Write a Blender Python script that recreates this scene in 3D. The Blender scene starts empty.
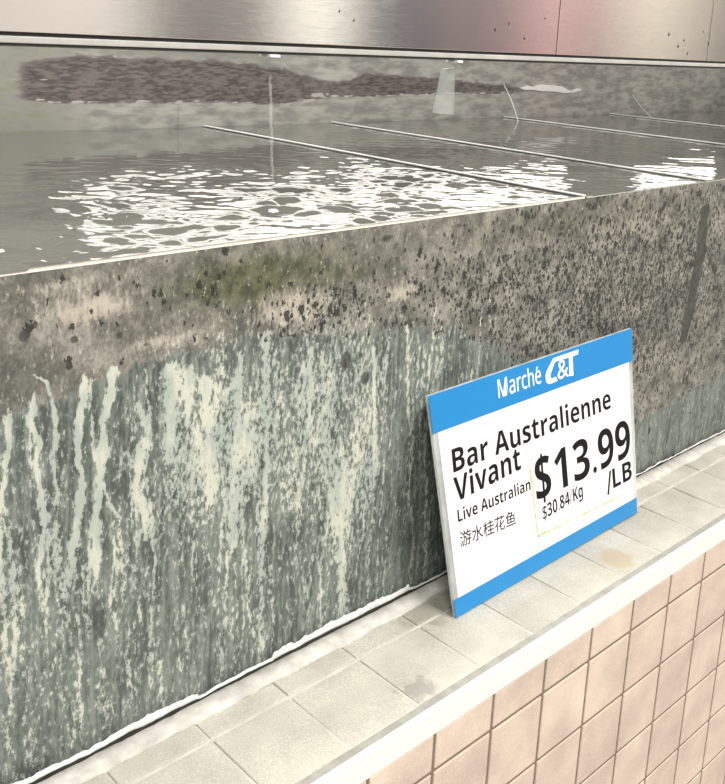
import bpy, bmesh, math, random
import numpy as np
from mathutils import Vector, Matrix

random.seed(7)
rng = np.random.default_rng(11)
scene = bpy.context.scene
COL = scene.collection
ZE = 1.46                      # eye height; lengths below were measured from the eye

# ------------------------------------------------------------------ camera
cam_d = bpy.data.cameras.new('camera')
cam = bpy.data.objects.new('camera', cam_d)
COL.objects.link(cam)
Rv = Vector((0.7094679, -0.70267375, 0.05389707))
Uv = Vector((0.12309293, 0.19885876, 0.9722671))
Fv = Vector((0.69390448, 0.68315795, -0.22757808))
cam.matrix_world = Matrix(((Rv.x, Uv.x, -Fv.x, 0), (Rv.y, Uv.y, -Fv.y, 0), (Rv.z, Uv.z, -Fv.z, ZE), (0, 0, 0, 1)))
cam_d.sensor_fit = 'AUTO'
cam_d.sensor_width = 36
cam_d.lens = 963.9 / 784 * 36
cam_d.shift_x = -45.6 / 784     # the photo is an off-centre crop
cam_d.shift_y = -131 / 784
cam_d.clip_start = 0.02
scene.camera = cam

# ------------------------------------------------------------------ light
scene.view_settings.view_transform = 'Standard'
scene.view_settings.look = 'None'
scene.view_settings.gamma = 1
scene.view_settings.exposure = 0.27
world = bpy.data.worlds.new('world')
scene.world = world
world.use_nodes = True
world.node_tree.nodes['Background'].inputs[0].default_value = (1.0, 0.985, 0.97, 1)
world.node_tree.nodes['Background'].inputs[1].default_value = 0.42


def area(name, loc, size, power, aim=None, color=(1, 0.985, 0.96)):
    d = bpy.data.lights.new(name, 'AREA')
    d.shape = 'RECTANGLE'
    d.size, d.size_y = size
    d.energy = power
    d.color = color
    o = bpy.data.objects.new(name, d)
    COL.objects.link(o)
    o.location = loc
    if aim is not None:
        o.rotation_euler = (Vector(aim) - Vector(loc)).to_track_quat('-Z', 'Y').to_euler()
    return o


area('ceiling_lamp_aisle', (1.25, -0.75, 2.93), (1.1, 0.35), 62)
area('far_wall_fill', (6.4, -2.7, 2.93), (8.0, 0.6), 210)  # unseen, added to light the far wall that the steel mirrors
area('ceiling_lamp_left', (-0.7, -1.0, 2.93), (1.2, 0.4), 58)
area('tank_fill', (0.0, 1.35, 2.93), (1.6, 0.3), 40)  # unseen, added to light the tank interior and partition edges
# unseen lights added behind the steel hood to whiten the water ripples
area('ripple_light', (1.64, 1.70, ZE + 0.17), (1.57, 0.36), 6.2, aim=(1.64, 0.7, ZE - 0.08), color=(1, 0.95, 0.89))
area('ripple_light_right', (3.1, 1.70, ZE + 0.17), (0.55, 0.36), 2.3, aim=(3.1, 0.7, ZE - 0.08), color=(1, 0.96, 0.91))

# ------------------------------------------------------------------ helpers
def tag(o, label=None, cat=None, group=None, kind=None):
    if label: o['label'] = label
    if cat: o['category'] = cat
    if group: o['group'] = group
    if kind: o['kind'] = kind
    return o


def link(name, me, mat=None, parent=None, smooth=False):
    me.name = name
    o = bpy.data.objects.new(name, me)
    COL.objects.link(o)
    if mat: me.materials.append(mat)
    if parent is not None: o.parent = parent
    if smooth:
        me.polygons.foreach_set('use_smooth', [True] * len(me.polygons))
    return o


def obj(name, bm, mat=None, parent=None, smooth=False):
    bmesh.ops.recalc_face_normals(bm, faces=bm.faces[:])
    me = bpy.data.meshes.new(name)
    bm.to_mesh(me)
    bm.free()
    return link(name, me, mat, parent, smooth)


def empty(name, loc):
    o = bpy.data.objects.new(name, None)
    COL.objects.link(o)
    o.location = loc
    o.empty_display_size = 0.05
    return o


def put(o, root):
    """parent o (built in world coordinates) under root"""
    o.parent = root
    o.matrix_parent_inverse = Matrix.Translation(-Vector(root.location))
    return o


def add_box(bm, x0, x1, y0, y1, z0, z1, bevel=0.0, seg=2):
    vs = [bm.verts.new((x, y, z)) for z in (z0, z1) for y in (y0, y1) for x in (x0, x1)]
    fs = [(0, 1, 3, 2), (4, 6, 7, 5), (0, 4, 5, 1), (2, 3, 7, 6), (0, 2, 6, 4), (1, 5, 7, 3)]
    faces = [bm.faces.new([vs[i] for i in f]) for f in fs]
    if bevel:
        es = list({e for f in faces for e in f.edges})
        bmesh.ops.bevel(bm, geom=es, offset=bevel, segments=seg, profile=0.6, affect='EDGES')


def box(name, x0, x1, y0, y1, z0, z1, mat, bevel=0.0, root=None):
    bm = bmesh.new()
    add_box(bm, x0, x1, y0, y1, z0, z1, bevel)
    o = obj(name, bm, mat)
    if root: put(o, root)
    return o


def grid_mesh(name, P, attrs=None):
    """P: (ny, nx, 3) array of points -> grid mesh with optional colour attributes"""
    ny, nx = P.shape[:2]
    me = bpy.data.meshes.new(name)
    idx = np.arange(nx * ny).reshape(ny, nx)
    q = np.stack([idx[:-1, :-1], idx[:-1, 1:], idx[1:, 1:], idx[1:, :-1]], -1).reshape(-1, 4)
    me.vertices.add(nx * ny)
    me.vertices.foreach_set('co', P.reshape(-1).astype(np.float32))
    me.loops.add(q.size)
    me.loops.foreach_set('vertex_index', q.reshape(-1).astype(np.int32))
    me.polygons.add(len(q))
    me.polygons.foreach_set('loop_start', (np.arange(len(q)) * 4).astype(np.int32))
    me.update(calc_edges=True)
    for k, a in (attrs or {}).items():
        at = me.color_attributes.new(k, 'FLOAT_COLOR', 'POINT')
        at.data.foreach_set('color', np.concatenate([a, np.ones(a.shape[:2] + (1,))], -1).reshape(-1).astype(np.float32))
    me.polygons.foreach_set('use_smooth', np.ones(len(q), dtype=bool))
    return me


def vnoise(x, y, seed=0):
    """smooth value noise 0..1 (numpy)"""
    r = np.random.default_rng(seed).random((256, 256))
    xi = np.floor(x).astype(int); yi = np.floor(y).astype(int)
    fx = x - xi; fy = y - yi
    fx = fx * fx * (3 - 2 * fx); fy = fy * fy * (3 - 2 * fy)
    g = lambda a, b: r[a % 256, b % 256]
    return (g(xi, yi) * (1 - fx) + g(xi + 1, yi) * fx) * (1 - fy) + (g(xi, yi + 1) * (1 - fx) + g(xi + 1, yi + 1) * fx) * fy


def fbm(x, y, seed=0, o=4):
    s = 0; a = 0.5; t = 0
    for k in range(o):
        s = s + a * vnoise(x * 2 ** k, y * 2 ** k, seed + k); t += a; a *= 0.55
    return s / t


def sstep(a, b, x):
    t = np.clip((x - a) / (b - a), 0, 1)
    return t * t * (3 - 2 * t)


# ------------------------------------------------------------------ materials
class NT:
    def __init__(s, name):
        s.m = bpy.data.materials.new(name)
        s.m.use_nodes = True
        s.t = s.m.node_tree
        s.bsdf = s.t.nodes['Principled BSDF']
        s.out = s.t.nodes['Material Output']
        s.co = s.t.nodes.new('ShaderNodeTexCoord').outputs['Object']

    def n(s, typ, **kw):
        nd = s.t.nodes.new(typ)
        for k, v in kw.items(): setattr(nd, k, v)
        return nd

    def l(s, a, b): s.t.links.new(a, b)

    def val(s, sock, v):
        if isinstance(v, bpy.types.NodeSocket): s.l(v, sock)
        else: sock.default_value = v

    def math(s, op, a, b=0.0, c=0.0, clamp=False):
        nd = s.n('ShaderNodeMath', operation=op, use_clamp=clamp)
        s.val(nd.inputs[0], a); s.val(nd.inputs[1], b)
        if op in ('MULTIPLY_ADD', 'SMOOTH_MIN'): s.val(nd.inputs[2], c)
        return nd.outputs[0]

    def noise(s, scale, stretch=(1, 1, 1), detail=3, rough=0.55, off=(0, 0, 0)):
        mp = s.n('ShaderNodeMapping')
        mp.inputs['Scale'].default_value = stretch
        mp.inputs['Location'].default_value = off
        s.l(s.co, mp.inputs[0])
        nz = s.n('ShaderNodeTexNoise')
        nz.inputs['Scale'].default_value = scale
        nz.inputs['Detail'].default_value = detail
        nz.inputs['Roughness'].default_value = rough
        s.l(mp.outputs[0], nz.inputs['Vector'])
        return nz.outputs['Fac']

    def step(s, a, b, x):
        nd = s.n('ShaderNodeMapRange', interpolation_type='SMOOTHSTEP', clamp=True)
        s.val(nd.inputs[0], x); s.val(nd.inputs[1], a); s.val(nd.inputs[2], b)
        nd.inputs[3].default_value = 0; nd.inputs[4].default_value = 1
        return nd.outputs[0]

    def mix(s, f, a, b, mode='MIX'):
        nd = s.n('ShaderNodeMix', data_type='RGBA', blend_type=mode)
        s.val(nd.inputs[0], f)
        for i, v in ((6, a), (7, b)):
            if isinstance(v, tuple): nd.inputs[i].default_value = v + (1,) if len(v) == 3 else v
            else: s.l(v, nd.inputs[i])
        return nd.outputs[2]

    def attr(s, name):
        nd = s.n('ShaderNodeAttribute', attribute_name=name)
        sp = s.n('ShaderNodeSeparateColor')
        s.l(nd.outputs['Color'], sp.inputs[0])
        return sp.outputs

    def bump(s, h, strength=0.3, dist=0.001):
        nd = s.n('ShaderNodeBump')
        nd.inputs['Strength'].default_value = strength
        nd.inputs['Distance'].default_value = dist
        s.l(h, nd.inputs['Height'])
        s.l(nd.outputs[0], s.bsdf.inputs['Normal'])

    def color(s, c): s.val(s.bsdf.inputs['Base Color'], c if not isinstance(c, tuple) else c + (1,))

    def set(s, **kw):
        for k, v in kw.items(): s.val(s.bsdf.inputs[k.replace('_', ' ')], v)
        return s


def plain(name, c, rough=0.5, metal=0.0, vary=0.06, scale=60, **kw):
    t = NT(name)
    n = t.noise(scale)
    a = tuple(max(0, x * (1 - vary)) for x in c); b = tuple(min(1, x * (1 + vary)) for x in c)
    t.color(t.mix(n, a, b))
    t.set(Roughness=rough, Metallic=metal, **kw)
    return t.m


def clear_mat(name, tint=(0.96, 0.98, 0.97), refl=1.0, haze=0.0, hazecol=(0.7, 0.72, 0.7)):
    t = NT(name)
    tr = t.n('ShaderNodeBsdfTransparent'); tr.inputs[0].default_value = tint + (1,)
    gl = t.n('ShaderNodeBsdfGlossy'); gl.inputs['Roughness'].default_value = 0.01
    fr = t.n('ShaderNodeFresnel'); fr.inputs['IOR'].default_value = 1.45
    geo = t.n('ShaderNodeNewGeometry')
    mx = t.n('ShaderNodeMixShader')
    f = t.math('MULTIPLY', fr.outputs[0], refl)
    f = t.math('MULTIPLY', f, t.math('SUBTRACT', 1.0, geo.outputs['Backfacing']))
    t.l(f, mx.inputs[0]); t.l(tr.outputs[0], mx.inputs[1]); t.l(gl.outputs[0], mx.inputs[2])
    res = mx.outputs[0]
    if haze:
        df = t.n('ShaderNodeBsdfDiffuse'); df.inputs[0].default_value = hazecol + (1,)
        m2 = t.n('ShaderNodeMixShader')
        nz = t.noise(30, (1, 1, 0.4))
        t.l(t.math('MULTIPLY', nz, 2 * haze), m2.inputs[0])
        t.l(res, m2.inputs[1]); t.l(df.outputs[0], m2.inputs[2])
        res = m2.outputs[0]
    t.l(res, t.out.inputs['Surface'])
    return t.m


def tile_mat(name, c1, c2, speck, rough, stains_shade=()):
    t = NT(name)
    a = t.attr('tint')
    base = t.mix(a[0], c1, c2)
    sp = t.noise(650, detail=3)
    base = t.mix(t.math('MULTIPLY', t.step(0.44, 0.66, sp), 0.75), base, speck)
    big = t.noise(14, detail=4)
    k = t.math('MULTIPLY_ADD', big, 0.75, 0.62)
    cc = t.n('ShaderNodeCombineColor')
    for i in range(3): t.l(k, cc.inputs[i])
    base = t.mix(1.0, base, cc.outputs[0], 'MULTIPLY')
    for (x, y, z, r, col, amt) in stains_shade:
        d = t.n('ShaderNodeVectorMath', operation='DISTANCE')
        t.l(t.co, d.inputs[0]); d.inputs[1].default_value = (x, y, z)
        dn = t.math('ADD', d.outputs['Value'], t.math('MULTIPLY_ADD', t.noise(70, detail=4), 0.05, -0.025))
        f = t.math('MULTIPLY', t.math('SUBTRACT', 1.0, t.step(r * 0.4, r, dn)), amt)
        base = t.mix(f, base, col)
    t.color(base)
    t.set(Roughness=rough)
    t.bump(t.noise(300, detail=3), 0.25, 0.0006)
    return t.m


M_TILE = tile_mat('beige_wall_tile', (0.58, 0.465, 0.38), (0.65, 0.53, 0.435), (0.74, 0.635, 0.54), 0.42)
M_LEDGE = tile_mat('ledge_tile', (0.44, 0.415, 0.35), (0.50, 0.475, 0.40), (0.64, 0.62, 0.55), 0.55,
                   stains_shade=((1.11, 0.645, ZE - 0.709, 0.035, (0.42, 0.29, 0.14), 0.45),
                           (0.695, 0.63, ZE - 0.709, 0.026, (0.22, 0.22, 0.20), 0.6),
                           (0.80, 0.735, ZE - 0.708, 0.045, (0.20, 0.18, 0.15), 0.5)))  # last patch: the sign's shadow on the ledge, painted into the tile colour
M_GROUT_D = plain('brown_grout', (0.22, 0.165, 0.12), 0.8, vary=0.4, scale=90)
M_GROUT_L = plain('pale_grout', (0.60, 0.575, 0.51), 0.8, vary=0.28, scale=40)
M_TRIM = plain('cream_trim', (0.86, 0.835, 0.775), 0.35, vary=0.07, scale=25)
M_SEALSTRIP = plain('white_sealing_mortar', (0.55, 0.53, 0.48), 0.7, vary=0.55, scale=50)
M_SILICONE = plain('white_silicone', (0.72, 0.73, 0.70), 0.5, vary=0.3, scale=120)
M_BLACK = plain('matt_black', (0.02, 0.02, 0.018), 0.7, vary=0.6, scale=120)
M_FLOOR = plain('store_floor', (0.35, 0.32, 0.28), 0.4, vary=0.1, scale=4)
M_CEIL = plain('ceiling_board', (0.75, 0.74, 0.72), 0.8, vary=0.04, scale=6)
M_WALLB = plain('grey_wall_boards', (0.25, 0.25, 0.235), 0.5, vary=0.04, scale=3)
M_WALLF = plain('grey_wall_paint', (0.36, 0.34, 0.33), 0.6, vary=0.1, scale=3)
M_PILLAR = plain('white_pillar_paint', (0.85, 0.83, 0.76), 0.5, vary=0.04, scale=3)
M_RED = plain('red_paint', (0.75, 0.12, 0.12), 0.5, vary=0.1, scale=3)
M_BLUE = plain('blue_print', (0.009, 0.215, 0.52), 0.35, vary=0.05, scale=20)
M_PAPER = plain('white_paper', (0.80, 0.80, 0.80), 0.5, vary=0.03, scale=35)
M_INK = plain('black_ink', (0.012, 0.012, 0.012), 0.8, vary=0.3, scale=200, **{'Specular_IOR_Level': 0.1})
M_WHITEINK = plain('white_print', (0.88, 0.90, 0.92), 0.5, vary=0.02)
M_TAPE = plain('yellowed_tape', (0.50, 0.52, 0.16), 0.5, vary=0.2, scale=80)
M_GLASS = clear_mat('tank_glass', (0.975, 0.975, 0.97), refl=0.55, haze=0.006)
M_PART = clear_mat('partition_glass', (0.80, 0.86, 0.83), refl=1.0, haze=0.15, hazecol=(0.3, 0.33, 0.3))
M_PARTEDGE = plain('pale_glass_edge', (0.92, 0.90, 0.84), 0.4, vary=0.35, scale=60)
M_ACRYL = clear_mat('acrylic', (0.9, 0.92, 0.91), refl=1.0, haze=0.42, hazecol=(0.85, 0.87, 0.85))
M_WEDGE = clear_mat('pale_translucent', (0.95, 0.97, 0.96), refl=0.4, haze=0.22, hazecol=(0.60, 0.63, 0.60))
M_TANKGREY = plain('grey_plastic', (0.22, 0.23, 0.21), 0.5, vary=0.15, scale=12)
M_HOSE = plain('pale_hose', (0.42, 0.44, 0.42), 0.4)

# brushed steel
t = NT('brushed_steel')
streak = t.noise(160, (0.06, 1, 12), detail=4)
blot = t.noise(7, (1.0, 1, 0.5), detail=4)
t.color(t.mix(blot, (0.66, 0.65, 0.63), (0.80, 0.79, 0.77)))
t.set(Metallic=1.0, Roughness=t.math('MULTIPLY_ADD', blot, 0.08, 0.07))
t.bump(streak, 0.12, 0.0003)
M_STEEL = t.m

# water
t = NT('murky_water')
t.color(t.mix(t.noise(5, detail=3), (0.085, 0.086, 0.075), (0.14, 0.136, 0.12)))
t.set(Roughness=0.03, IOR=1.36)
M_WATER = t.m

# algae film on the inside of the front glass
t = NT('algae_film')
A = t.attr('mask_a'); B = t.attr('mask_b')      # a: pale, specks, upper zone   b: olive, beige, dark
flake = t.noise(230, (1, 1, 0.45), detail=6, rough=0.72)
fine = t.noise(520, (1, 1, 0.55), detail=3, rough=0.6)
blotch = t.noise(38, (1, 1, 0.33), detail=5, rough=0.6)
mott = t.noise(70, (1, 1, 0.8), detail=6, rough=0.7, off=(3, 1, 5))
low = t.mix(t.step(0.36, 0.64, blotch), (0.082, 0.102, 0.092), (0.20, 0.235, 0.215))
vert = t.noise(210, (1, 1, 0.10), detail=5, rough=0.6, off=(1, 2, 3))
low = t.mix(t.math('MULTIPLY', t.step(0.46, 0.66, vert), 0.5), low, (0.33, 0.365, 0.325))
low = t.mix(t.math('MULTIPLY', t.step(0.50, 0.34, vert), 0.45), low, (0.055, 0.068, 0.06))
low = t.mix(t.math('MULTIPLY', t.step(0.50, 0.66, flake), 0.55), low, (0.30, 0.335, 0.30))
low = t.mix(t.math('MULTIPLY', t.step(0.46, 0.36, flake), 0.5), low, (0.05, 0.06, 0.053))
coarse = t.noise(17, (1, 1, 1.3), detail=5, rough=0.6, off=(5, 5, 1))
up = t.mix(t.step(0.36, 0.64, mott), t.mix(t.step(0.38, 0.62, coarse), (0.10, 0.098, 0.086), (0.185, 0.176, 0.152)), t.mix(t.step(0.38, 0.62, coarse), (0.20, 0.197, 0.175), (0.365, 0.355, 0.31)))
up = t.mix(t.math('MULTIPLY', t.step(0.52, 0.66, flake), 0.35), up, (0.46, 0.44, 0.38))
up = t.mix(t.math('MULTIPLY', t.step(0.50, 0.40, fine), 0.35), up, (0.08, 0.078, 0.065))
olive = t.mix(t.step(0.35, 0.65, mott), (0.05, 0.056, 0.03), (0.15, 0.15, 0.085))
up = t.mix(B[0], up, olive)
bm_ = t.step(0.40, 0.60, t.math('ADD', t.math('MULTIPLY', B[1], 0.45), t.math('SUBTRACT', flake, 0.22)))
up = t.mix(t.math('MULTIPLY', bm_, B[1]), up, (0.62, 0.55, 0.46))
zone = t.step(0.30, 0.70, t.math('ADD', A[2], t.math('MULTIPLY_ADD', flake, 1.2, -0.6)))
col = t.mix(zone, low, up)
pm = t.math('ADD', t.math('MULTIPLY', A[0], 0.60), t.math('MULTIPLY_ADD', flake, 1.7, -0.85))
pm = t.math('ADD', pm, t.math('MULTIPLY_ADD', fine, 0.6, -0.3))
pale = t.step(0.17, 0.45, pm)
palecol = t.mix(t.step(0.4, 0.62, blotch), (0.47, 0.53, 0.48), (0.70, 0.71, 0.61))
col = t.mix(t.math('MULTIPLY', pale, 0.9), col, palecol)
# dark specks: short tilted flecks
for vs, rot_, gain in ((250, 0.35, 0.8), (170, 0.5, 0.75), (105, 0.2, 0.6)):
    vor = t.n('ShaderNodeTexVoronoi', feature='F1')
    vor.inputs['Scale'].default_value = vs
    mp = t.n('ShaderNodeMapping'); mp.inputs['Scale'].default_value = (1, 1, 0.62); mp.inputs['Rotation'].default_value = (0, rot_, 0)
    t.l(t.co, mp.inputs[0]); t.l(mp.outputs[0], vor.inputs['Vector'])
    sc = t.n('ShaderNodeSeparateColor'); t.l(vor.outputs['Color'], sc.inputs[0])
    on = t.math('LESS_THAN', sc.outputs[0], t.math('MULTIPLY', A[1], gain))
    rad = t.math('MULTIPLY_ADD', sc.outputs[1], 0.25, 0.26)
    dist = t.math('ADD', vor.outputs['Distance'], t.math('MULTIPLY_ADD', fine, 1.5, -0.75))
    sm = t.math('MULTIPLY', on, t.math('SUBTRACT', 1.0, t.step(t.math('SUBTRACT', rad, 0.08), t.math('ADD', rad, 0.08), dist)))
    col = t.mix(t.math('MULTIPLY', sm, 0.92), col, (0.02, 0.021, 0.018))
dk = t.step(0.42, 0.62, t.math('ADD', t.math('MULTIPLY', B[2], 0.75), t.math('MULTIPLY_ADD', flake, 0.5, -0.22)))
col = t.mix(t.math('MULTIPLY', dk, 0.85), col, (0.042, 0.044, 0.038))
t.color(col)
t.set(Roughness=0.6)
t.bsdf.inputs['Specular IOR Level'].default_value = 0.2
t.bump(flake, 0.25, 0.001)
M_ALGAE = t.m

# tank back panel
t = NT('stained_back_panel')
A = t.attr('mask_a')        # stain, pale, greenish
n1 = t.noise(40, (0.5, 1, 1.6), detail=5); n2 = t.noise(140, (0.35, 1, 1.5), detail=4)
c = t.mix(t.step(0.33, 0.67, n1), (0.26, 0.255, 0.235), (0.46, 0.45, 0.41))
c = t.mix(t.math('MULTIPLY', A[2], t.step(0.35, 0.65, n1)), c, (0.20, 0.21, 0.13))
sf = t.step(0.25, 0.75, t.math('ADD', A[0], t.math('MULTIPLY_ADD', n2, 1.3, -0.72)))
c = t.mix(t.math('MULTIPLY', sf, 0.92), c, t.mix(t.step(0.36, 0.64, n2), (0.045, 0.036, 0.038), (0.17, 0.14, 0.135)))
pf = t.step(0.45, 0.6, t.math('ADD', A[1], t.math('MULTIPLY_ADD', n2, 0.5, -0.25)))
c = t.mix(t.math('MULTIPLY', pf, 0.8), c, (0.55, 0.54, 0.48))
t.color(c)
t.set(Roughness=0.55)
M_BACK = t.m

# ------------------------------------------------------------------ room
YG = 0.7791                    # inner face of the front glass
ZW = ZE - 0.2118               # water level
ZT = ZE - 0.7100               # front lip of the ledge
TAN = 0.0181                   # slope of the ledge
ZTOP = ZE - 0.0215              # top of the tank glass
X0, X1 = -0.6, 3.5
YB = 1.76

tag(box('floor', -4, 14, -4, 2.2, -0.1, 0, M_FLOOR), kind='structure')
tag(box('ceiling', -4, 14, -4, 2.2, 3.0, 3.1, M_CEIL), kind='structure')
tag(box('wall_back', -4, 14, 2.0, 2.2, 0, 3.0, M_WALLB), kind='structure')
tag(box('wall_far', -4, 14, -4.2, -4.0, 0, 3.0, M_WALLF), kind='structure')
REFLECTION_BAYS = [(1.4, 3.15, (0.74, 0.70, 0.66)), (3.15, 4.2, (0.17, 0.165, 0.16)), (4.2, 4.85, (0.95, 0.92, 0.85)), (4.85, 5.6, (0.07, 0.075, 0.09)),
        (5.6, 6.95, (0.20, 0.16, 0.165)), (6.95, 7.6, (0.66, 0.40, 0.40)), (7.6, 8.5, (0.34, 0.27, 0.265)), (8.5, 9.5, (0.85, 0.78, 0.66)),
        (9.5, 9.9, (0.22, 0.19, 0.185)), (9.9, 10.4, (0.85, 0.78, 0.66))]  # unseen panels invented for their reflection in the steel hood
for i, (a, b, c) in enumerate(REFLECTION_BAYS):
    tag(box('trim_%d' % (i + 5), a, b, -4.0, -3.95, 0, 3.0, plain('reflection_bay_paint', c, 0.6, vary=0.05, scale=3)), kind='structure')


def tiles(name, rects, mat, tile_bevel):
    """rects: list of boxes (x0,x1,y0,y1,z0,z1) -> one mesh with a tint per tile"""
    bm = bmesh.new()
    lay = bm.loops.layers.float_color.new('tint')
    for r in rects:
        before = len(bm.faces)
        add_box(bm, *r, bevel=tile_bevel, seg=2)
        bm.faces.ensure_lookup_table()
        v = random.random()
        for f in bm.faces[before:]:
            for lp in f.loops: lp[lay] = (v, v, v, 1)
    return bm


# tiled face of the low wall
YF = 0.5993
core = box('wall_front', -1.0, 3.6, YF + 0.0009, YF + 0.10, 0, ZT - 0.012, M_GROUT_D)
tag(core, kind='structure')
rects = []
g = 0.0048
xs = [0.792 + 0.1 * k for k in range(-18, 29)]
zs = [ZE - 0.7937 - 0.1 * k for k in range(0, 8)]
tops = [ZE - 0.742] + zs
for a in xs[:-1]:
    for zt_, zb_ in zip(tops[:-1], tops[1:]):
        rects.append((a + g / 2, a + 0.1 - g / 2, YF - 0.0005, YF + 0.008, zb_ + g / 2, zt_ - g / 2))
bm = tiles('tile', rects, M_TILE, 0.0016)
tl = obj('tile_face', bm, M_TILE, core)
for o in (tl,): o['kind'] = 'structure'

# ledge: mortar bed, tiles, sealing strip
def zl(y): return ZT + TAN * (y - YF)


def slope(bm):
    for v in bm.verts:
        v.co.z += TAN * (v.co.y - YF)


bm = bmesh.new()
add_box(bm, -1.0, 3.6, YF + 0.004, 1.86, ZT - 0.05, ZT - 0.0007)
for v in bm.verts:
    if v.co.z > ZT - 0.01: v.co.z += TAN * (min(v.co.y, 0.78) - YF)
ledge = tag(obj('ledge', bm, M_GROUT_L), kind='structure')
rects = []
for k in range(-16, 28):
    xa = 0.6785 + 0.1 * k
    j = random.uniform(-0.0006, 0.0006)
    rects.append((xa + 0.0014, xa + 0.0986, 0.6135, 0.7117, ZT - 0.008, ZT + j))
    rects.append((xa + 0.0014, xa + 0.0986, 0.7172, 0.7445, ZT - 0.008, ZT - 0.0003 - j))
bm = tiles('ledge_tile', rects, M_LEDGE, 0.0014)
slope(bm)
lt = obj('ledge_tiles', bm, M_LEDGE, ledge); lt['kind'] = 'structure'
bm = bmesh.new()
add_box(bm, -1.0, 3.6, YF + 0.0042, 0.6128, ZT - 0.008, ZT - 0.0002)
slope(bm)
gj = obj('grout_joint', bm, plain('grey_grout', (0.33, 0.32, 0.28), 0.8, vary=0.35, scale=60), ledge); gj['kind'] = 'structure'

# solid support under the tank
tag(box('wall_counter', -1.0, 3.6, 0.75, 1.9, 0, ZT - 0.05, M_WALLF), kind='structure')

# cream edge trim
bm = bmesh.new()
prof = [(YF - 0.002, ZT - 0.0318), (YF - 0.002, ZT - 0.003), (YF - 0.0008, ZT - 0.0006), (YF + 0.0015, ZT + 0.0004), (YF + 0.004, ZT + 0.0002),
        (YF + 0.004, ZT - 0.006), (YF + 0.003, ZT - 0.006), (YF + 0.003, ZT - 0.0318)]
N = 60
rings = []
for i in range(N + 1):
    x = -1.0 + 4.6 * i / N
    rings.append([bm.verts.new((x, y, z)) for y, z in prof])
for a, b in zip(rings[:-1], rings[1:]):
    for j in range(len(prof)):
        k = (j + 1) % len(prof)
        bm.faces.new((a[j], a[k], b[k], b[j]))
bm.faces.new(rings[0]); bm.faces.new(rings[-1][::-1])
tag(obj('trim_1', bm, M_TRIM), kind='structure')

# ragged white mortar strip between tiles and glass
def ribbon(name, xs, prof_fn, mat, smooth=True):
    """sweep an open profile [(y,z)...] that depends on x"""
    P = np.array([[(x, y, z) for (y, z) in prof_fn(x)] for x in xs]).transpose(1, 0, 2)
    me = grid_mesh(name, P)
    return link(name, me, mat)


def rn(x, f, s): return float(fbm(np.array([x * f + 50.0]), np.array([s * 7.3]), int(s), 4)[0]) - 0.5


xsd = np.linspace(-0.6, 3.48, 1650)
GF = YG - 0.008                 # outer face of the glass


def strip_prof(x):
    y0 = 0.7462 + 0.010 * rn(x, 45, 3)
    zz = zl(0.746)
    h = 0.0012 + 0.0016 * (rn(x, 30, 5) + 0.5)
    return [(y0 - 0.0015, zz - 0.002), (y0, zz + h), (0.757, zz + h + 0.0012), (0.768 + 0.003 * rn(x, 60, 9), zz + h + 0.001), (GF - 0.0005, zz - 0.001)]


tag(ribbon('trim_2', xsd, strip_prof, M_SEALSTRIP), kind='structure')

# ------------------------------------------------------------------ fish tank
ZB = zl(0.775) - 0.003           # underside of the glass
tank = empty('fish_tank', (1.2, 1.2, ZB))
tag(tank, 'large glass live fish tank with algae-streaked front standing on the tiled ledge', 'fish tank')

box('front_glass', X0, 1.80, GF, YG, ZB, ZTOP, M_GLASS, 0.0008, tank)
box('front_glass', 1.802, X1, GF, YG, ZB, ZTOP, M_GLASS, 0.0008, tank)
box('end_panel', X0, X0 + 0.01, YG + 0.002, YB - 0.001, ZB + 0.012, ZTOP, M_TANKGREY, 0, tank)
box('end_panel', X1 - 0.01, X1, YG + 0.002, YB - 0.001, ZB + 0.012, ZTOP, M_TANKGREY, 0, tank)
box('base_panel', X0, X1, YG + 0.002, YB + 0.02, ZT - 0.0005, ZB + 0.012, M_TANKGREY, 0, tank)

# back panel: grid front face with stains, real thickness from a backing board
nx, nz = 800, 90
gx = np.linspace(X0 + 0.012, X1 - 0.012, nx); gz = np.linspace(ZB + 0.3, ZTOP + 0.02, nz)
GX, GZ = np.meshgrid(gx, gz)
h = GZ - ZE
wob = 0.012 * (fbm(GX * 30, GZ * 10, 3) - 0.5)
top = np.interp(gx, [0.70, 0.78, 0.86, 1.0, 1.24, 1.36, 1.50, 1.56, 1.60, 1.9, 2.0, 2.25, 2.32], [-.10, -.082, -.070, -.074, -.078, -.09, -.118, -.112, -.096, -.108, -.118, -.125, -.14])[None, :]
bot = np.interp(gx, [0.70, 0.80, 1.2, 1.36, 1.50, 1.60, 1.9, 2.3], [-.14, -.158, -.160, -.166, -.15, -.150, -.146, -.142])[None, :]
inx = sstep(0.73, 0.78, GX + wob) * (1 - sstep(2.10, 2.32, GX + 3 * wob))
stain = sstep(-0.012, 0.008, (top + wob) - h) * sstep(-0.006, 0.003, h - (bot + 0.6 * wob)) * inx
stain *= 1 - 0.30 * sstep(0.004, 0.0, np.abs(h - (-0.128 - 0.012 * (GX - 1.1)))) * (vnoise(GX * 40, GX * 0, 4) > 0.45)
pale = np.exp(-((h - (bot + 0.8 * wob + 0.001)) / 0.004) ** 2) * inx * (0.15 + 0.5 * vnoise(GX * 45, GX * 0, 8) + 0.45 * vnoise(GX * 160, h * 200, 9))
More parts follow.
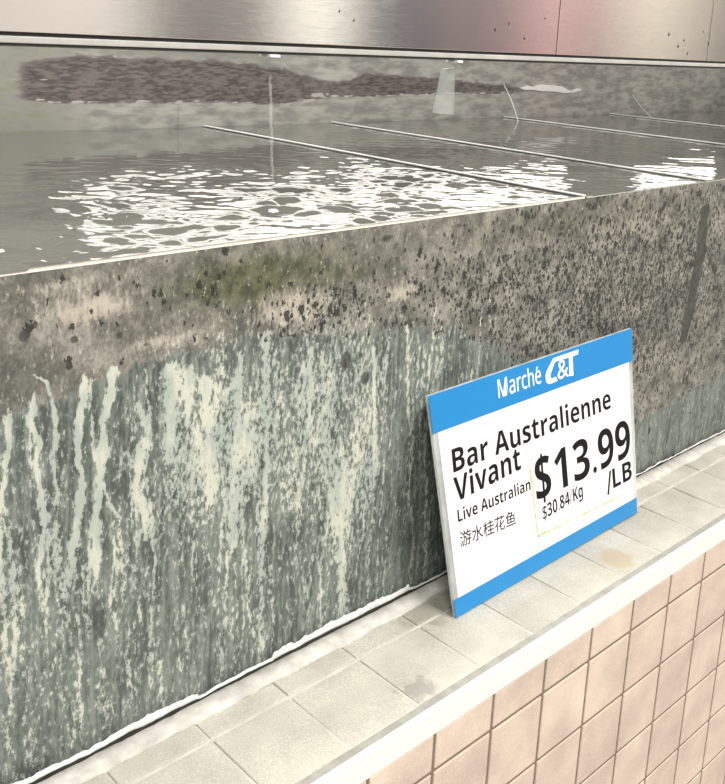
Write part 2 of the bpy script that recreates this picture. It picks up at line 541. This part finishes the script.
for (xa, za, xb, zb_, w) in ((1.33, -.095, 1.56, -.105, .0025), (1.33, -.145, 1.55, -.152, .003), (1.42, -.146, 1.50, -.143, .004), (0.9, -0.075, 0.95, -0.07, 0.002), (0.76, -.095, 0.95, -.097, .002), (.72, -.115, .84, -.117, .002)):
    tt = np.clip(((GX - xa) * (xb - xa) + (h - za) * (zb_ - za)) / ((xb - xa) ** 2 + (zb_ - za) ** 2), 0, 1)
    d = np.hypot(GX - (xa + tt * (xb - xa)), h - (za + tt * (zb_ - za)))
    pale = np.maximum(pale, (0.25 + 0.55 * vnoise(GX * 90, h * 90, 14)) * np.exp(-(d / w) ** 2))
stain = np.maximum(stain, 0.62 * np.exp(-((GX - 1.084 - 0.15 * wob) / 0.0035) ** 2) * sstep(-.15, -.16, h))
green = (1 - sstep(0.75, 0.95, GX)) * 0.8 + 0.7 * np.exp(-((h + 0.06) / 0.012) ** 2) * sstep(0.9, 1.0, GX) * (1 - sstep(1.3, 1.45, GX))
P = np.stack([GX, np.full_like(GX, YB), GZ], -1)
me = grid_mesh('back_panel', P[:, ::1], {'mask_a': np.stack([stain, pale, green], -1)})
o = put(link('back_panel', me, M_BACK), tank)
box('backing_board', X0, X1, YB + 0.001, YB + 0.02, ZB + 0.013, ZTOP + 0.02, M_TANKGREY, 0, tank)

# torn white liner flake on the back panel
bm = bmesh.new()
tp = [(2.20, -.129), (2.235, -.122), (2.26, -.126), (2.30, -.119), (2.36, -.121), (2.40, -.124), (2.43, -.134), (2.45, -.138), (2.48, -.130), (2.50, -.131)]
bt = [(2.50, -.136), (2.46, -.143), (2.42, -.144), (2.36, -.139), (2.30, -.138), (2.26, -.134), (2.22, -.134)]
f = bm.faces.new([bm.verts.new((x, YB - 0.004, ZE + z)) for x, z in tp + bt])
r = bmesh.ops.extrude_face_region(bm, geom=[f])
bmesh.ops.translate(bm, vec=(0, 0.003, 0), verts=[v for v in r['geom'] if isinstance(v, bmesh.types.BMVert)])
put(obj('torn_liner', bm, plain('white_liner', (0.9, 0.9, 0.88), 0.3)), tank)

# partitions across the tank
PX = [1.147, 1.500, 2.14, 2.67]
for x in PX:
    p_ = box('partition', x - 0.004, x + 0.004, YG + 0.003, YB - 0.003, ZB + 0.013, ZW + 0.0015, M_PART, 0, tank)
    e_ = box('partition_edge', x - 0.003, x + 0.003, YG + 0.003, YB - 0.003, ZW + 0.0017, ZW + 0.0037, M_PARTEDGE, 0.0005)
    e_.parent = p_

# algae film
nx, nz = 1900, 280
gx = np.linspace(-0.5, 3.45, nx); gx = np.concatenate([np.linspace(-0.5, 0.2, 200)[:-1], np.linspace(0.2, 1.75, 1150)[:-1], np.linspace(1.75, 3.48, 500)]); gd = np.linspace(0.0005, ZW - ZB - 0.004, nz)
GX, D = np.meshgrid(gx, gd)
pale = np.zeros_like(GX)
STREAK = [  # polyline of (x, depth), half width, strength
 ([(0.313, 0.12), (0.314, 0.149), (0.305, 0.192), (0.303, 0.217)], 3.5, 1), ([(0.337, 0.109), (0.333, 0.135), (0.341, 0.157), (0.336, 0.175), (0.34, 0.202), (0.343, 0.231), (0.336, 0.28)], 4, 1.1),
 ([(0.337, 0.091), (0.35, 0.102), (0.355, 0.128), (0.356, 0.154), (0.352, 0.173), (0.355, 0.207)], 3.2, .9), ([(0.384, 0.101), (0.382, 0.124), (0.377, 0.153), (0.376, 0.18), (0.378, 0.208), (0.374, 0.241), (0.365, 0.28)], 5, 1.15),
 ([(0.413, 0.101), (0.408, 0.127), (0.401, 0.152), (0.4, 0.187), (0.396, 0.22), (0.391, 0.247), (0.391, 0.301)], 6, 1.25), ([(0.436, 0.141), (0.447, 0.171), (0.439, 0.198), (0.435, 0.232), (0.446, 0.266)], 8, 1.0),
 ([(0.474, 0.108), (0.470, 0.200)], 12, .95), ([(0.492, 0.115), (0.490, 0.180)], 9, .9), ([(0.511, 0.13), (0.52, 0.221), (0.518, 0.269)], 12, .95), ([(0.553, 0.112), (0.549, 0.21), (0.547, 0.325)], 11, .9), ([(0.585, 0.096), (0.59, 0.175)], 11, .85),
 ([(0.648, 0.125), (0.646, 0.224)], 9, .9), ([(0.743, 0.143), (0.754, 0.305)], 4.5, 1.0), ([(0.796, 0.122), (0.808, 0.254), (0.814, 0.269)], 4, .7), ([(0.704, 0.277), (0.7, 0.353), (0.715, 0.497)], 10, .95),
 ([(0.748, 0.238), (0.757, 0.308)], 5, .8), ([(0.829, 0.166), (0.831, 0.3)], 5, .55), ([(0.591, 0.21), (0.586, 0.363), (0.589, 0.491)], 8, .85), ([(0.423, 0.379), (0.425, 0.461)], 3, .75),
 ([(0.456, 0.406), (0.462, 0.479)], 4, .75), ([(0.543, 0.3), (0.535, 0.491)], 4.5, .75), ([(0.321, 0.441), (0.327, 0.488)], 9, .6), ([(0.372, 0.401), (0.361, 0.485)], 5, .65), ([(0.393, 0.377), (0.396, 0.469)], 8, .6),
 ([(0.488, 0.373), (0.491, 0.445)], 4, .75), ([(0.671, 0.395), (0.678, 0.492)], 4, .7), ([(0.637, 0.282), (0.635, 0.382)], 7, .75), ([(0.31, 0.25), (0.318, 0.31)], 8, .6), ([(0.35, 0.24), (0.36, 0.33)], 9, .6), ([(0.436, 0.35), (0.437, 0.358)], 3, 1), ([(0.412, .245), (.42, .33)], 10, .55)]
for _ in range(150):
    x = rng.uniform(0.28, 0.95); d0 = rng.uniform(0.10, 0.40); L = rng.uniform(0.04, 0.22)
    STREAK.append(([(x, d0), (x + rng.normal(0, .004), d0 + L * .5), (x + rng.normal(0, .006), d0 + L)], rng.uniform(1.2, 4.5), rng.uniform(.35, .8)))
for _ in range(75):
    x = rng.uniform(0.9, 3.4); d0 = rng.uniform(0.28, 0.44); L = rng.uniform(0.03, 0.12)
    STREAK.append(([(x, d0), (x + rng.normal(0, .004), d0 + L)], rng.uniform(1.2, 3), rng.uniform(.2, .45)))
for _ in range(80):
    x = rng.uniform(-0.5, 0.3); d0 = rng.uniform(0.10, 0.40); L = rng.uniform(0.04, 0.22)
    STREAK.append(([(x, d0), (x + rng.normal(0, .006), d0 + L)], rng.uniform(1.2, 6), rng.uniform(.4, .9)))
for k, (pl, w, a) in enumerate(STREAK):
    ds = np.array([p[1] for p in pl]); xs_ = np.array([p[0] for p in pl])
    x_at = np.interp(gd, ds, xs_)[:, None] + 0.004 * (fbm(gd * 60 + k * 17, gd * 0 + k, 5, 3) - 0.5)[:, None]
    wd = w * 0.00085 * (0.55 + 0.9 * vnoise(gd * 70 + k * 31, gd * 0 + k, 6))[:, None]
    fade = sstep(ds[0] - 0.006, ds[0] + 0.006, gd + 0 * gd)[:, None] * (1 - sstep(ds[-1] - 0.01, ds[-1] + 0.05, gd))[:, None]
    pale = np.maximum(pale, a * fade * np.exp(-((GX - x_at) / wd) ** 2))
# broad flaky cover in the middle of the pane
broad = np.exp(-((D - 0.21) / 0.10) ** 2) * sstep(0.40, 0.50, GX) * (1 - sstep(0.66, 0.86, GX))
broad = broad + 0.9 * np.exp(-(((GX - 0.70) / 0.06) ** 2 + ((D - 0.34) / 0.10) ** 2))
broad = np.clip(broad, 0, 1) * (0.25 + 0.75 * vnoise(GX * 55, D * 9, 21))
pale = np.maximum(pale, 0.92 * broad)
pale = np.maximum(pale, 0.28 * sstep(0.1, 0.16, D) * (1 - sstep(0.85, 0.98, GX)) * vnoise(GX * 90, D * 8, 22))
pale = pale * (1 - 0.24 * sstep(0.27, 0.40, D) * (1 - np.exp(-((GX - 0.705) / 0.03) ** 2)))
bx = [-.2, 0.306, 0.36, 0.429, 0.528, 0.631, 0.75, 0.873, 1.019, 1.237, 1.37, 1.528, 1.655, 2.3]
bd = [.14, 0.13, 0.116, 0.109, 0.102, 0.11, 0.126, 0.148, 0.21, 0.329, 0.40, 0.379, 0.368, .36]
bnd = np.interp(gx, bx, bd)[None, :] + 0.035 * (fbm(GX * 25, D * 12, 31) - 0.5)
zone = 1 - sstep(-0.015, 0.015, D - bnd)
gauss = lambda x, d, sx, sd: np.exp(-(((GX - x) / sx) ** 2 + ((D - d) / sd) ** 2))
nb = 0.4 + 0.9 * fbm(GX * 40, D * 60, 41)
speck = 0.05 * zone + 0.75 * gauss(0.67, 0.085, 0.07, 0.022) + 0.5 * gauss(0.93, 0.10, 0.12, 0.04) + 1.25 * gauss(1.25, 0.16, 0.28, 0.13) * zone + 0.45 * gauss(1.5, 0.2, 0.2, .16) + 0.35 * gauss(0.50, 0.035, 0.05, .02) + .5 * gauss(2.1, .15, .4, .15) + .5 * gauss(3.0, .15, .5, .12)
speck = np.clip(speck * nb, 0, 0.95)
olive = np.clip((1.1 * gauss(0.55, 0.04, 0.09, 0.03) + 0.9 * gauss(0.692, 0.052, 0.05, 0.010) + 0.6 * gauss(0.62, 0.03, 0.08, 0.02) + 0.5 * gauss(1.1, 0.03, .3, .02)) * nb, 0, 1)
beige = np.clip((0.95 * gauss(0.395, 0.04, 0.06, 0.018) + 0.9 * gauss(0.62, 0.078, 0.07, 0.022) + 0.85 * gauss(0.78, 0.083, 0.035, 0.018) + 0.8 * gauss(0.47, 0.085, 0.05, 0.01) + 0.5 * gauss(1.3, 0.05, 0.25, 0.03) + 0.5 * gauss(0.36, 0.014, 0.06, 0.008)) * nb, 0, 1)
dark = np.zeros_like(GX)  # dark algae marks, plus the sign's shadow on the glass painted in
for (x, d, sx, sd, a) in ((0.70, 0.153, 0.012, 0.016, 1), (0.731, 0.181, 0.010, 0.012, 1), (0.331, 0.055, 0.008, 0.008, 1), (0.340, 0.047, 0.004, 0.005, 1), (0.375, 0.067, 0.006, 0.006, .9), (0.419, 0.071, 0.005, 0.005, 1), (0.446, .085, .005, .004, .8), (0.43, .075, .006, .005, .6),
                         (0.79, 0.11, 0.010, 0.010, .7), (0.76, 0.12, 0.006, 0.012, .9), (0.80, 0.125, .006, .015, .8), (0.352, 0.090, 0.05, 0.016, .42), (0.823, 0.423, 0.04, 0.12, .62), (0.85, 0.25, 0.03, 0.08, .35), (0.345, 0.39, 0.03, 0.05, .5), (0.31, .36, .02, .05, .4), (1.28, 0.20, 0.24, 0.10, .46), (1.05, .13, .12, .05, .36), (1.01, .012, .008, .010, .9), (1.15, .010, .012, .007, .8), (0.88, .014, .03, .006, .7), (0.65, 0.018, 0.05, 0.006, .55), (0.755, 0.016, 0.02, 0.008, .8)):
    dark = np.maximum(dark, a * gauss(x, d, sx, sd))
# dark sealant line where the partition meets the glass
sd_ = np.array([0.03, 0.137, 0.224, 0.285]); sx_ = np.array([1.502, 1.503, 1.491, 1.481])
xl = np.interp(gd, sd_, sx_)[:, None]
wl_ = (0.013 + 0.007 * vnoise(gd * 60, gd * 0, 12))[:, None]
dark = np.maximum(dark, 1.5 * np.exp(-((GX - xl) / wl_) ** 2) * (sstep(0.03, 0.05, gd) * (1 - sstep(0.27, 0.295, gd)))[:, None])
P = np.stack([GX, np.full_like(GX, YG + 0.0004), ZW - D], -1)
me = grid_mesh('algae_film', P, {'mask_a': np.stack([pale, speck, zone], -1), 'mask_b': np.stack([olive, beige, dark], -1)})
put(link('algae_film', me, M_ALGAE), tank)


# bright meniscus where the water meets the glass, painted as a pale strip
def meniscus_prof(x):
    hgt = 0.0044 + 0.0020 * rn(x, 25, 2)
    if x < 0.335: hgt *= 0.55
    if x > 1.16: hgt *= 0.6
    z0 = ZW - 0.0012
    return [(YG + 0.0006, z0), (YG + 0.0016, z0 + 0.3 * hgt), (YG + 0.0016, z0 + 0.8 * hgt), (YG + 0.0006, z0 + hgt)]


put(ribbon('meniscus_line', np.linspace(-0.5, 1.145, 600), meniscus_prof, plain('meniscus_pale', (0.80, 0.74, 0.67), 0.5, vary=0.15, scale=50)), tank)
put(ribbon('meniscus_line', np.linspace(1.149, 3.48, 450), meniscus_prof, plain('meniscus_grey', (0.50, 0.50, 0.46), 0.5, vary=0.35, scale=40)), tank)


# silicone bead and the gap shadow under it, built as a black strip
def sil_prof(x):
    zz = zl(0.77)
    gap = 0.0045 + 0.004 * rn(x, 55, 13)
    hgt = 0.008 + 0.012 * rn(x, 18, 11) + 0.008 * rn(x, 130, 12)
    k = 1.0 if x < 0.50 or 0.60 < x < 0.82 else 0.35
    if x > 1.25: k = 0.22
    hgt = max(0.0012, hgt * k)
    return [(GF - 0.0002, zz + gap), (GF - 0.0022, zz + gap + 0.25 * hgt), (GF - 0.0018, zz + gap + 0.7 * hgt), (GF - 0.0001, zz + gap + hgt)]


put(ribbon('silicone_bead', xsd, sil_prof, M_SILICONE), tank)


def gap_shade_prof(x):
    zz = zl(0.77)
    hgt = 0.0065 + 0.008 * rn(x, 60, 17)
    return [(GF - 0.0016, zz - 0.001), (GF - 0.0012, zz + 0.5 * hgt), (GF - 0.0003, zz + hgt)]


put(ribbon('gap_shade_strip', xsd, gap_shade_prof, M_BLACK), tank)

# white capping strip along the top of the glass
box('capping_strip', X0, X1, GF - 0.003, YG + 0.004, ZTOP - 0.001, ZTOP + 0.0045, plain('white_capping', (0.42, 0.41, 0.385), 0.4, vary=0.3, scale=30), 0.001, tank)
box('capping_seal', X0, X1, GF - 0.0015, YG + 0.002, ZTOP + 0.0045, ZTOP + 0.0075, M_BLACK, 0, tank)
box('capping_seal', X0, X1, GF - 0.0012, YG + 0.0015, ZTOP - 0.0035, ZTOP - 0.001, M_BLACK, 0, tank)

# small white clips, lime drip and pale tapered translucent wedge at the glass top
for x, w in ((0.580, 0.006), (0.846, 0.0045)):
    box('glass_clip', x - w, x + w, GF - 0.0055, YG + 0.006, ZTOP - 0.0062, ZTOP - 0.0036, M_WHITEINK, 0.0008, tank)


def drip_strip(name, pts, mat, yy):
    bm = bmesh.new()
    prev = None
    for (x, z, w) in pts:
        a = [bm.verts.new((x - w, yy, ZE + z)), bm.verts.new((x, yy - 0.0008, ZE + z)), bm.verts.new((x + w, yy, ZE + z))]
        if prev:
            bm.faces.new((prev[0], prev[1], a[1], a[0])); bm.faces.new((prev[1], prev[2], a[2], a[1]))
        prev = a
    return put(obj(name, bm, mat), tank)


pts = []
for i in range(30):
    k = i / 29
    pts.append((0.5775 + 0.006 * k + 0.0008 * random.uniform(-1, 1), -0.045 - 0.105 * k, 0.0012 + 0.0011 * random.random() * (1 - .5 * k)))
drip_strip('lime_drip', pts, clear_mat('thin_lime', (0.95, 0.95, 0.93), 0.2, haze=0.2, hazecol=(0.75, 0.73, 0.68)), GF - 0.0004)
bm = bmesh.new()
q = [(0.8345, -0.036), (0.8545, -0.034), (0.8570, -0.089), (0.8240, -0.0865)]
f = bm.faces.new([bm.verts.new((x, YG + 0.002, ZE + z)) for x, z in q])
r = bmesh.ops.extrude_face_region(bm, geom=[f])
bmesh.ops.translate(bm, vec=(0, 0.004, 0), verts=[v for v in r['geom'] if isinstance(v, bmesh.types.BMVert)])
put(obj('tapered_wedge', bm, M_WEDGE), tank)

# ------------------------------------------------------------------ water, one pool per compartment
def waves(X, Y, n, lam, slope, ang, seed):
    r = np.random.default_rng(seed)
    z = np.zeros_like(X)
    for _ in range(n):
        L = lam * 2 ** r.uniform(-0.8, 0.8); th = r.normal(ang, 0.55); ph = r.uniform(0, 6.28)
        k = 2 * math.pi / L
        z += slope / k * np.sin(k * (X * math.cos(th) + Y * math.sin(th)) + ph) * math.sqrt(2 / n)
    return z


POOLS = [(X0 + 0.012, PX[0] - 0.005, 'murky rippling water with white reflections in the left compartment of the tank'),
         (PX[0] + 0.005, PX[1] - 0.005, 'murky water in the narrow compartment between the two nearest glass partitions'),
         (PX[1] + 0.005, PX[2] - 0.005, 'calm grey water right of the second partition, by the dark sealant line'),
         (PX[2] + 0.005, PX[3] - 0.005, 'calm grey water far right, between the two rear partition lines'),
         (PX[3] + 0.005, X1 - 0.012, 'calm grey water beyond the last partition at the right edge')]
for i, (xa, xb, lab) in enumerate(POOLS):
    st = 0.0028 if i < 2 else 0.008
    nx = int((xb - xa) / st); ny = int((YB - YG - 0.006) / st)
    gx = np.linspace(xa, xb, nx); gy = np.linspace(YG + 0.003, YB - 0.003, ny)
    X, Y = np.meshgrid(gx, gy)
    patch = fbm(X * 9, Y * 9, 61 + i)
    if i == 0:
        act = sstep(1.50, 1.05, Y) if False else (1 - sstep(1.02, 1.42, Y + 0.25 * (patch - 0.5)))
        act = act * sstep(0.22, 0.42, X + 0.10 * (patch - .5)) * (0.25 + 1.35 * sstep(0.3, 0.62, patch))
        amp = 0.02 + 1.0 * act
    elif i == 1:
        amp = 0.10 + 0.5 * (1 - sstep(0.9, 1.25, Y)) * patch
    else:
        amp = 0.06 + 0.12 * patch
    edge = sstep(xa, xa + 0.03, X) * (1 - sstep(xb - 0.03, xb, X)) * sstep(YG + .003, YG + .03, Y)
    z = waves(X, Y, 30, 0.031, 0.135, 0.95, 5 + i) + waves(X, Y, 26, 0.016, 0.075, 1.0, 15 + i) + waves(X, Y, 12, 0.11, 0.06, 0.7, 9 + i)
    Z = ZW + amp * np.clip(z, -0.004, 0.004) * (0.25 + 0.75 * edge)
    topP = np.stack([X, Y, Z], -1)
    me = grid_mesh('tank_water', topP)
    # close the body: skirt and floor
    bm = bmesh.new(); bm.from_mesh(me)
    zb = ZB + 0.0135
    bmesh.ops.recalc_face_normals(bm, faces=bm.faces[:])
    be = [e for e in bm.edges if e.is_boundary]
    r = bmesh.ops.extrude_edge_only(bm, edges=be)
    nv = [v for v in r['geom'] if isinstance(v, bmesh.types.BMVert)]
    for v in nv: v.co.z = zb
    for f in bm.faces: f.smooth = abs(f.normal.z) > 0.3
    bm.to_mesh(me); bm.free()
    o = link('tank_water', me, M_WATER)
    tag(o, lab, 'water', kind='stuff')

# ------------------------------------------------------------------ steel hood over the front of the tank
HB = ZTOP + 0.0076
hood = empty('steel_hood', (1.2, GF, HB))
tag(hood, 'brushed stainless steel hood front running above the tank glass', 'steel hood')
seams = [-0.6, 0.12, 1.0295, 1.4213, 2.3, 3.5]
for a, b in zip(seams[:-1], seams[1:]):
    box('hood_panel', a + 0.0009, b - 0.0009, GF - 0.004, GF + 0.010, HB, HB + 0.42, M_STEEL, 0.0006, hood)
for x in seams[1:-1]:
    box('seam_blackout', x - 0.004, x + 0.004, GF + 0.0105, GF + 0.012, HB, HB + 0.42, M_BLACK, 0, hood)  # black backing added to keep the gaps between panels dark
# small rust spots splashed on the steel
bm = bmesh.new()
for (x, z, r_) in ((0.905, 0.012, .0016), (0.93, 0.02, .0012), (0.962, 0.004, .0014), (1.00, 0.03, .001), (1.30, 0.022, .002), (1.33, 0.006, .002), (1.345, 0.015, .0015), (1.36, -0.004, .0014), (1.42, 0.012, .0018), (1.40, 0.03, .001), (0.68, 0.012, .001), (0.66, .02, .001)):
    m_ = bmesh.ops.create_icosphere(bm, subdivisions=2, radius=r_)
    bmesh.ops.scale(bm, vec=(1, 0.25, 1.3), verts=m_['verts'])
    bmesh.ops.translate(bm, vec=(x, GF - 0.0041, max(ZE + z, HB + .003)), verts=m_['verts'])
sp = put(obj('rust_spot', bm, plain('rust', (0.05, 0.03, 0.02), 0.8)), hood)
sp['kind'] = 'stuff'

# ------------------------------------------------------------------ air hoses dipping into the water
def tube(name, pts, rad, mat, seg=10):
    bm = bmesh.new(); rings = []
    pts = [Vector(p) for p in pts]
    for i, p in enumerate(pts):
        d = (pts[min(i + 1, len(pts) - 1)] - pts[max(i - 1, 0)]).normalized()
        a = d.orthogonal().normalized(); b = d.cross(a)
        rings.append([bm.verts.new(p + rad * (math.cos(6.2832 * k / seg) * a + math.sin(6.2832 * k / seg) * b)) for k in range(seg)])
    for r0, r1 in zip(rings[:-1], rings[1:]):
        best = min(range(seg), key=lambda s: (r0[0].co - r1[s].co).length)
        for k in range(seg):
            bm.faces.new((r0[k], r0[(k + 1) % seg], r1[(k + 1 + best) % seg], r1[(k + best) % seg]))
    bm.faces.new(rings[0]); bm.faces.new(rings[-1])
    return obj(name, bm, mat, smooth=True)


def bez(p0, p1, p2, n=14):
    p0, p1, p2 = map(Vector, (p0, p1, p2))
    return [(1 - k / n) ** 2 * p0 + 2 * (1 - k / n) * k / n * p1 + (k / n) ** 2 * p2 for k in range(n + 1)]


tag(tube('air_hose', bez((2.127, YB - 0.002, ZE - 0.118), (2.10, 1.69, ZE - 0.17), (2.06, 1.64, ZW - 0.004)), 0.0018, M_HOSE),
    'thin pale air hose dipping into the water below the dark wall stain', 'hose')
tag(tube('air_hose', bez((2.79, YB - 0.002, ZE - 0.148), (2.755, 1.69, ZE - 0.195), (2.71, 1.62, ZW - 0.004)), 0.0017, M_HOSE),
    'thin pale air hose dipping into the water at far right', 'hose')

# ------------------------------------------------------------------ price sign
SX, SY, YAW, LEAN, ROLL, SW, SH = 0.81975, 0.69473, 0.006738, 0.20165, 0.007305, 0.4408, 0.28833
u = Vector((math.cos(YAW), math.sin(YAW), 0)); nn = Vector((-math.sin(YAW), math.cos(YAW), 0))
v = Vector((0, 0, 1)) * math.cos(LEAN) + nn * math.sin(LEAN)
U2 = u * math.cos(ROLL) + v * math.sin(ROLL); V2 = v * math.cos(ROLL) - u * math.sin(ROLL)
NF = U2.cross(V2).normalized()
if NF.y > 0: NF = -NF            # towards the viewer
SO = Vector((SX, SY, ZE - 0.70828 + 0.0004))


def sp3(s, t_, d=0.0): return SO + U2 * s + V2 * t_ + NF * d


sign = empty('price_sign', SO + U2 * 0.22)
tag(sign, 'white price sign with blue bands in a clear acrylic holder leaning back on the ledge', 'price sign')
BL, BR, TL, TR = (0.0062, 0.0002), (0.4310, 0.0008), (-0.0061, 0.2882), (0.4508, 0.2887)


def mapq(a, b):
    """a across, b up, both 0..1, in the outline of the holder"""
    s = (1 - b) * ((1 - a) * BL[0] + a * BR[0]) + b * ((1 - a) * TL[0] + a * TR[0])
    t_ = (1 - b) * ((1 - a) * BL[1] + a * BR[1]) + b * ((1 - a) * TL[1] + a * TR[1])
    return s, t_


def plate(name, poly, d0, d1, mat, bevel=0.0, st=None):
    """poly in sign coordinates (metres) -> plate between depths d0 and d1"""
    bm = bmesh.new()
    fr_ = [bm.verts.new(sp3(s, t_, d1)) for s, t_ in poly]
    bk = [bm.verts.new(sp3(s, t_, d0)) for s, t_ in poly]
    bm.faces.new(fr_); bm.faces.new(bk[::-1])
    for i in range(len(poly)):
        j = (i + 1) % len(poly)
        bm.faces.new((fr_[i], bk[i], bk[j], fr_[j]))
    if bevel:
        bmesh.ops.bevel(bm, geom=bm.edges[:], offset=bevel, segments=2, affect='EDGES')
    return put(obj(name, bm, mat), sign)


def quad(a0, a1, b0, b1): return [mapq(a0, b0), mapq(a1, b0), mapq(a1, b1), mapq(a0, b1)]


holder = plate('acrylic_holder', quad(0, 1, 0, 1), -0.005, 0.0, M_ACRYL, 0.0008)
plate('paper', quad(0.020, 0.975, 0.06, 0.85), 0.0001, 0.0006, M_PAPER)
plate('header_band', [mapq(0.0, 0.832), mapq(1.0, 0.824), mapq(1.0, 0.998), mapq(0, 0.998)], 0.0002, 0.0010, M_BLUE)
plate('footer_band', [mapq(0.0, 0.001), mapq(0.992, 0.001), mapq(0.992, 0.083), mapq(0, 0.083)], 0.0002, 0.0010, M_BLUE)
# clear foot behind the holder, lying on the ledge
bm = bmesh.new()
for s0, s1 in ((0.004, 0.434),):
    ys = [(SO + V2 * 0.001).y + 0.004, 0.7445]
    vs = []
    for s in (s0, s1):
        for y in ys:
            for dz in (0.0008, 0.0035):
                p = sp3(s, 0)
                vs.append(bm.verts.new((p.x, y, zl(y) + dz)))
    for f in ((0, 1, 3, 2), (4, 6, 7, 5), (0, 4, 5, 1), (2, 3, 7, 6), (0, 2, 6, 4), (1, 5, 7, 3)):
        bm.faces.new([vs[i] for i in f])
put(obj('holder_foot', bm, clear_mat('foot_acrylic', (0.9, 0.92, 0.9), 0.5, haze=0.04)), sign)


def text(name, s, x0, x1, base, cap, mat, bold=0.0, slope=0.0, d=0.0007, shear=0.0):
    cu = bpy.data.curves.new('tmp', 'FONT')
    cu.body = s; cu.size = 1.0; cu.offset = bold; cu.shear = shear
    cu.extrude = 0.0; cu.resolution_u = 4
    ob = bpy.data.objects.new('tmp', cu); COL.objects.link(ob)
    ref = bpy.data.curves.new('tmpref', 'FONT'); ref.body = 'H'; ref.size = 1.0; ref.offset = bold
    rob = bpy.data.objects.new('tmpref', ref); COL.objects.link(rob)
    dg = bpy.context.evaluated_depsgraph_get()
    me = bpy.data.meshes.new_from_object(ob.evaluated_get(dg))
    mr = bpy.data.meshes.new_from_object(rob.evaluated_get(dg))
    ch = max(v_.co.y for v_ in mr.vertices)
    xs_ = [v_.co.x for v_ in me.vertices]
    a, b = min(xs_), max(xs_)
    ky = cap / ch
    if cap < 0:                       # fit the height of the whole box instead
        ys_ = [v_.co.y for v_ in me.vertices]; ky = -cap / (max(ys_) - min(ys_)); lo = min(ys_)
    else: lo = 0
    for v_ in me.vertices:
        f = (v_.co.x - a) / (b - a)
        v_.co = sp3(x0 + f * (x1 - x0), base + f * slope + (v_.co.y - lo) * ky, d)
    bpy.data.objects.remove(ob); bpy.data.objects.remove(rob)
    bpy.data.curves.remove(cu); bpy.data.curves.remove(ref); bpy.data.meshes.remove(mr)
    o = link(name, me, mat)
    return put(o, sign)


def sans(s_, bold=False):
    up_, lo_, dg_ = (0x1D5D4, 0x1D5EE, 0x1D7EC) if bold else (0x1D5A0, 0x1D5BA, 0x1D7E2)
    r_ = ''
    for ch in s_:
        if 'A' <= ch <= 'Z': r_ += chr(up_ + ord(ch) - 65)
        elif 'a' <= ch <= 'z': r_ += chr(lo_ + ord(ch) - 97)
        elif '0' <= ch <= '9': r_ += chr(dg_ + ord(ch) - 48)
        else: r_ += ch
    return r_


text('header_lettering', sans('Marche'), 0.1235, 0.2160, 0.2550, 0.0235, M_WHITEINK, 0.006, d=0.0013)
plate('accent', [(0.2055, 0.2745), (0.2075, 0.2745), (0.2115, 0.2790), (0.2085, 0.2790)], 0.0011, 0.0014, M_WHITEINK)
text('product_name', sans('Bar Australienne', True), 0.0258, 0.3795, 0.1825, 0.0285, M_INK, 0.0, slope=-0.003)
text('product_name', sans('Vivant', True), 0.0240, 0.1575, 0.1445, 0.0300, M_INK, 0.0, slope=0.005)
text('english_name', sans('Live Australian', True), 0.0260, 0.1740, 0.1185, 0.0150, M_INK, 0.0, slope=-0.003)
text('chinese_name', '\u6e38\u6c34\u6842\u82b1\u9c7c', 0.0265, 0.1370, 0.0850, -0.0205, M_INK, 0.006, slope=-0.006)
text('price_lettering', sans('S', True), 0.1850, 0.2200, 0.0965, 0.0540, M_INK, 0.0)
plate('price_lettering', [(0.2000, 0.0885), (0.2043, 0.0885), (0.2043, 0.1575), (0.2000, 0.1575)], 0.0006, 0.0009, M_INK)
text('price_lettering', sans('13.99', True), 0.2300, 0.4240, 0.0955, 0.0550, M_INK, 0.0, slope=-0.001)
text('unit_price', sans('$30.84/Kg', True), 0.1950, 0.2915, 0.0660, 0.0180, M_INK, 0.0, slope=0.004)
text('unit_lettering', sans('LB', True), 0.3690, 0.4215, 0.0575, 0.0285, M_INK, 0.0)
plate('unit_lettering', [(0.3520, 0.0520), (0.3565, 0.0520), (0.3665, 0.0865), (0.3620, 0.0865)], 0.0006, 0.0009, M_INK)

LOGO = {'logo': [(0.2465, 0.2829), (0.2287, 0.2677), (0.2258, 0.2622), (0.2262, 0.2542), (0.2299, 0.2502), (0.2355, 0.249), (0.2523, 0.2497), (0.2495, 0.2561), (0.2386, 0.2558), (0.2366, 0.2593), (0.2386, 0.2638), (0.2485, 0.2758), (0.2509, 0.2771),
                 (0.2830, 0.2768), (0.2806, 0.2501), (0.2903, 0.2489), (0.2918, 0.2767), (0.3055, 0.2767), (0.3072, 0.2832), (0.2753, 0.2833)]}
plate('logo', LOGO['logo'], 0.0011, 0.0015, M_WHITEINK)
text('logo_ampersand', '&', 0.2530, 0.2798, 0.2502, -0.0265, M_WHITEINK, 0.0, d=0.0016)


# yellowed tape marks around the price
def tape(p0, p1, w, n=40):
    bm = bmesh.new(); prev = None
    d = Vector((p1[0] - p0[0], p1[1] - p0[1])); L = d.length; d /= L; nrm = Vector((-d.y, d.x))
    for i in range(n + 1):
        k = i / n; c = Vector(p0) + d * L * k
        ww = w * (0.35 + 1.0 * random.random())
        a = [bm.verts.new(sp3(*(c + nrm * ww), 0.00075)), bm.verts.new(sp3(*(c - nrm * ww), 0.00075))]
        if prev and random.random() > 0.10: bm.faces.new((prev[0], prev[1], a[1], a[0]))
        prev = a
    put(obj('tape_mark', bm, M_TAPE), sign)


tape((0.176, 0.150), (0.180, 0.050), 0.0016)
tape((0.180, 0.047), (0.392, 0.040), 0.0010)
tape((0.176, 0.155), (0.205, 0.160), 0.0007)
tape((0.180, 0.047), (0.198, 0.048), 0.0026, 10)
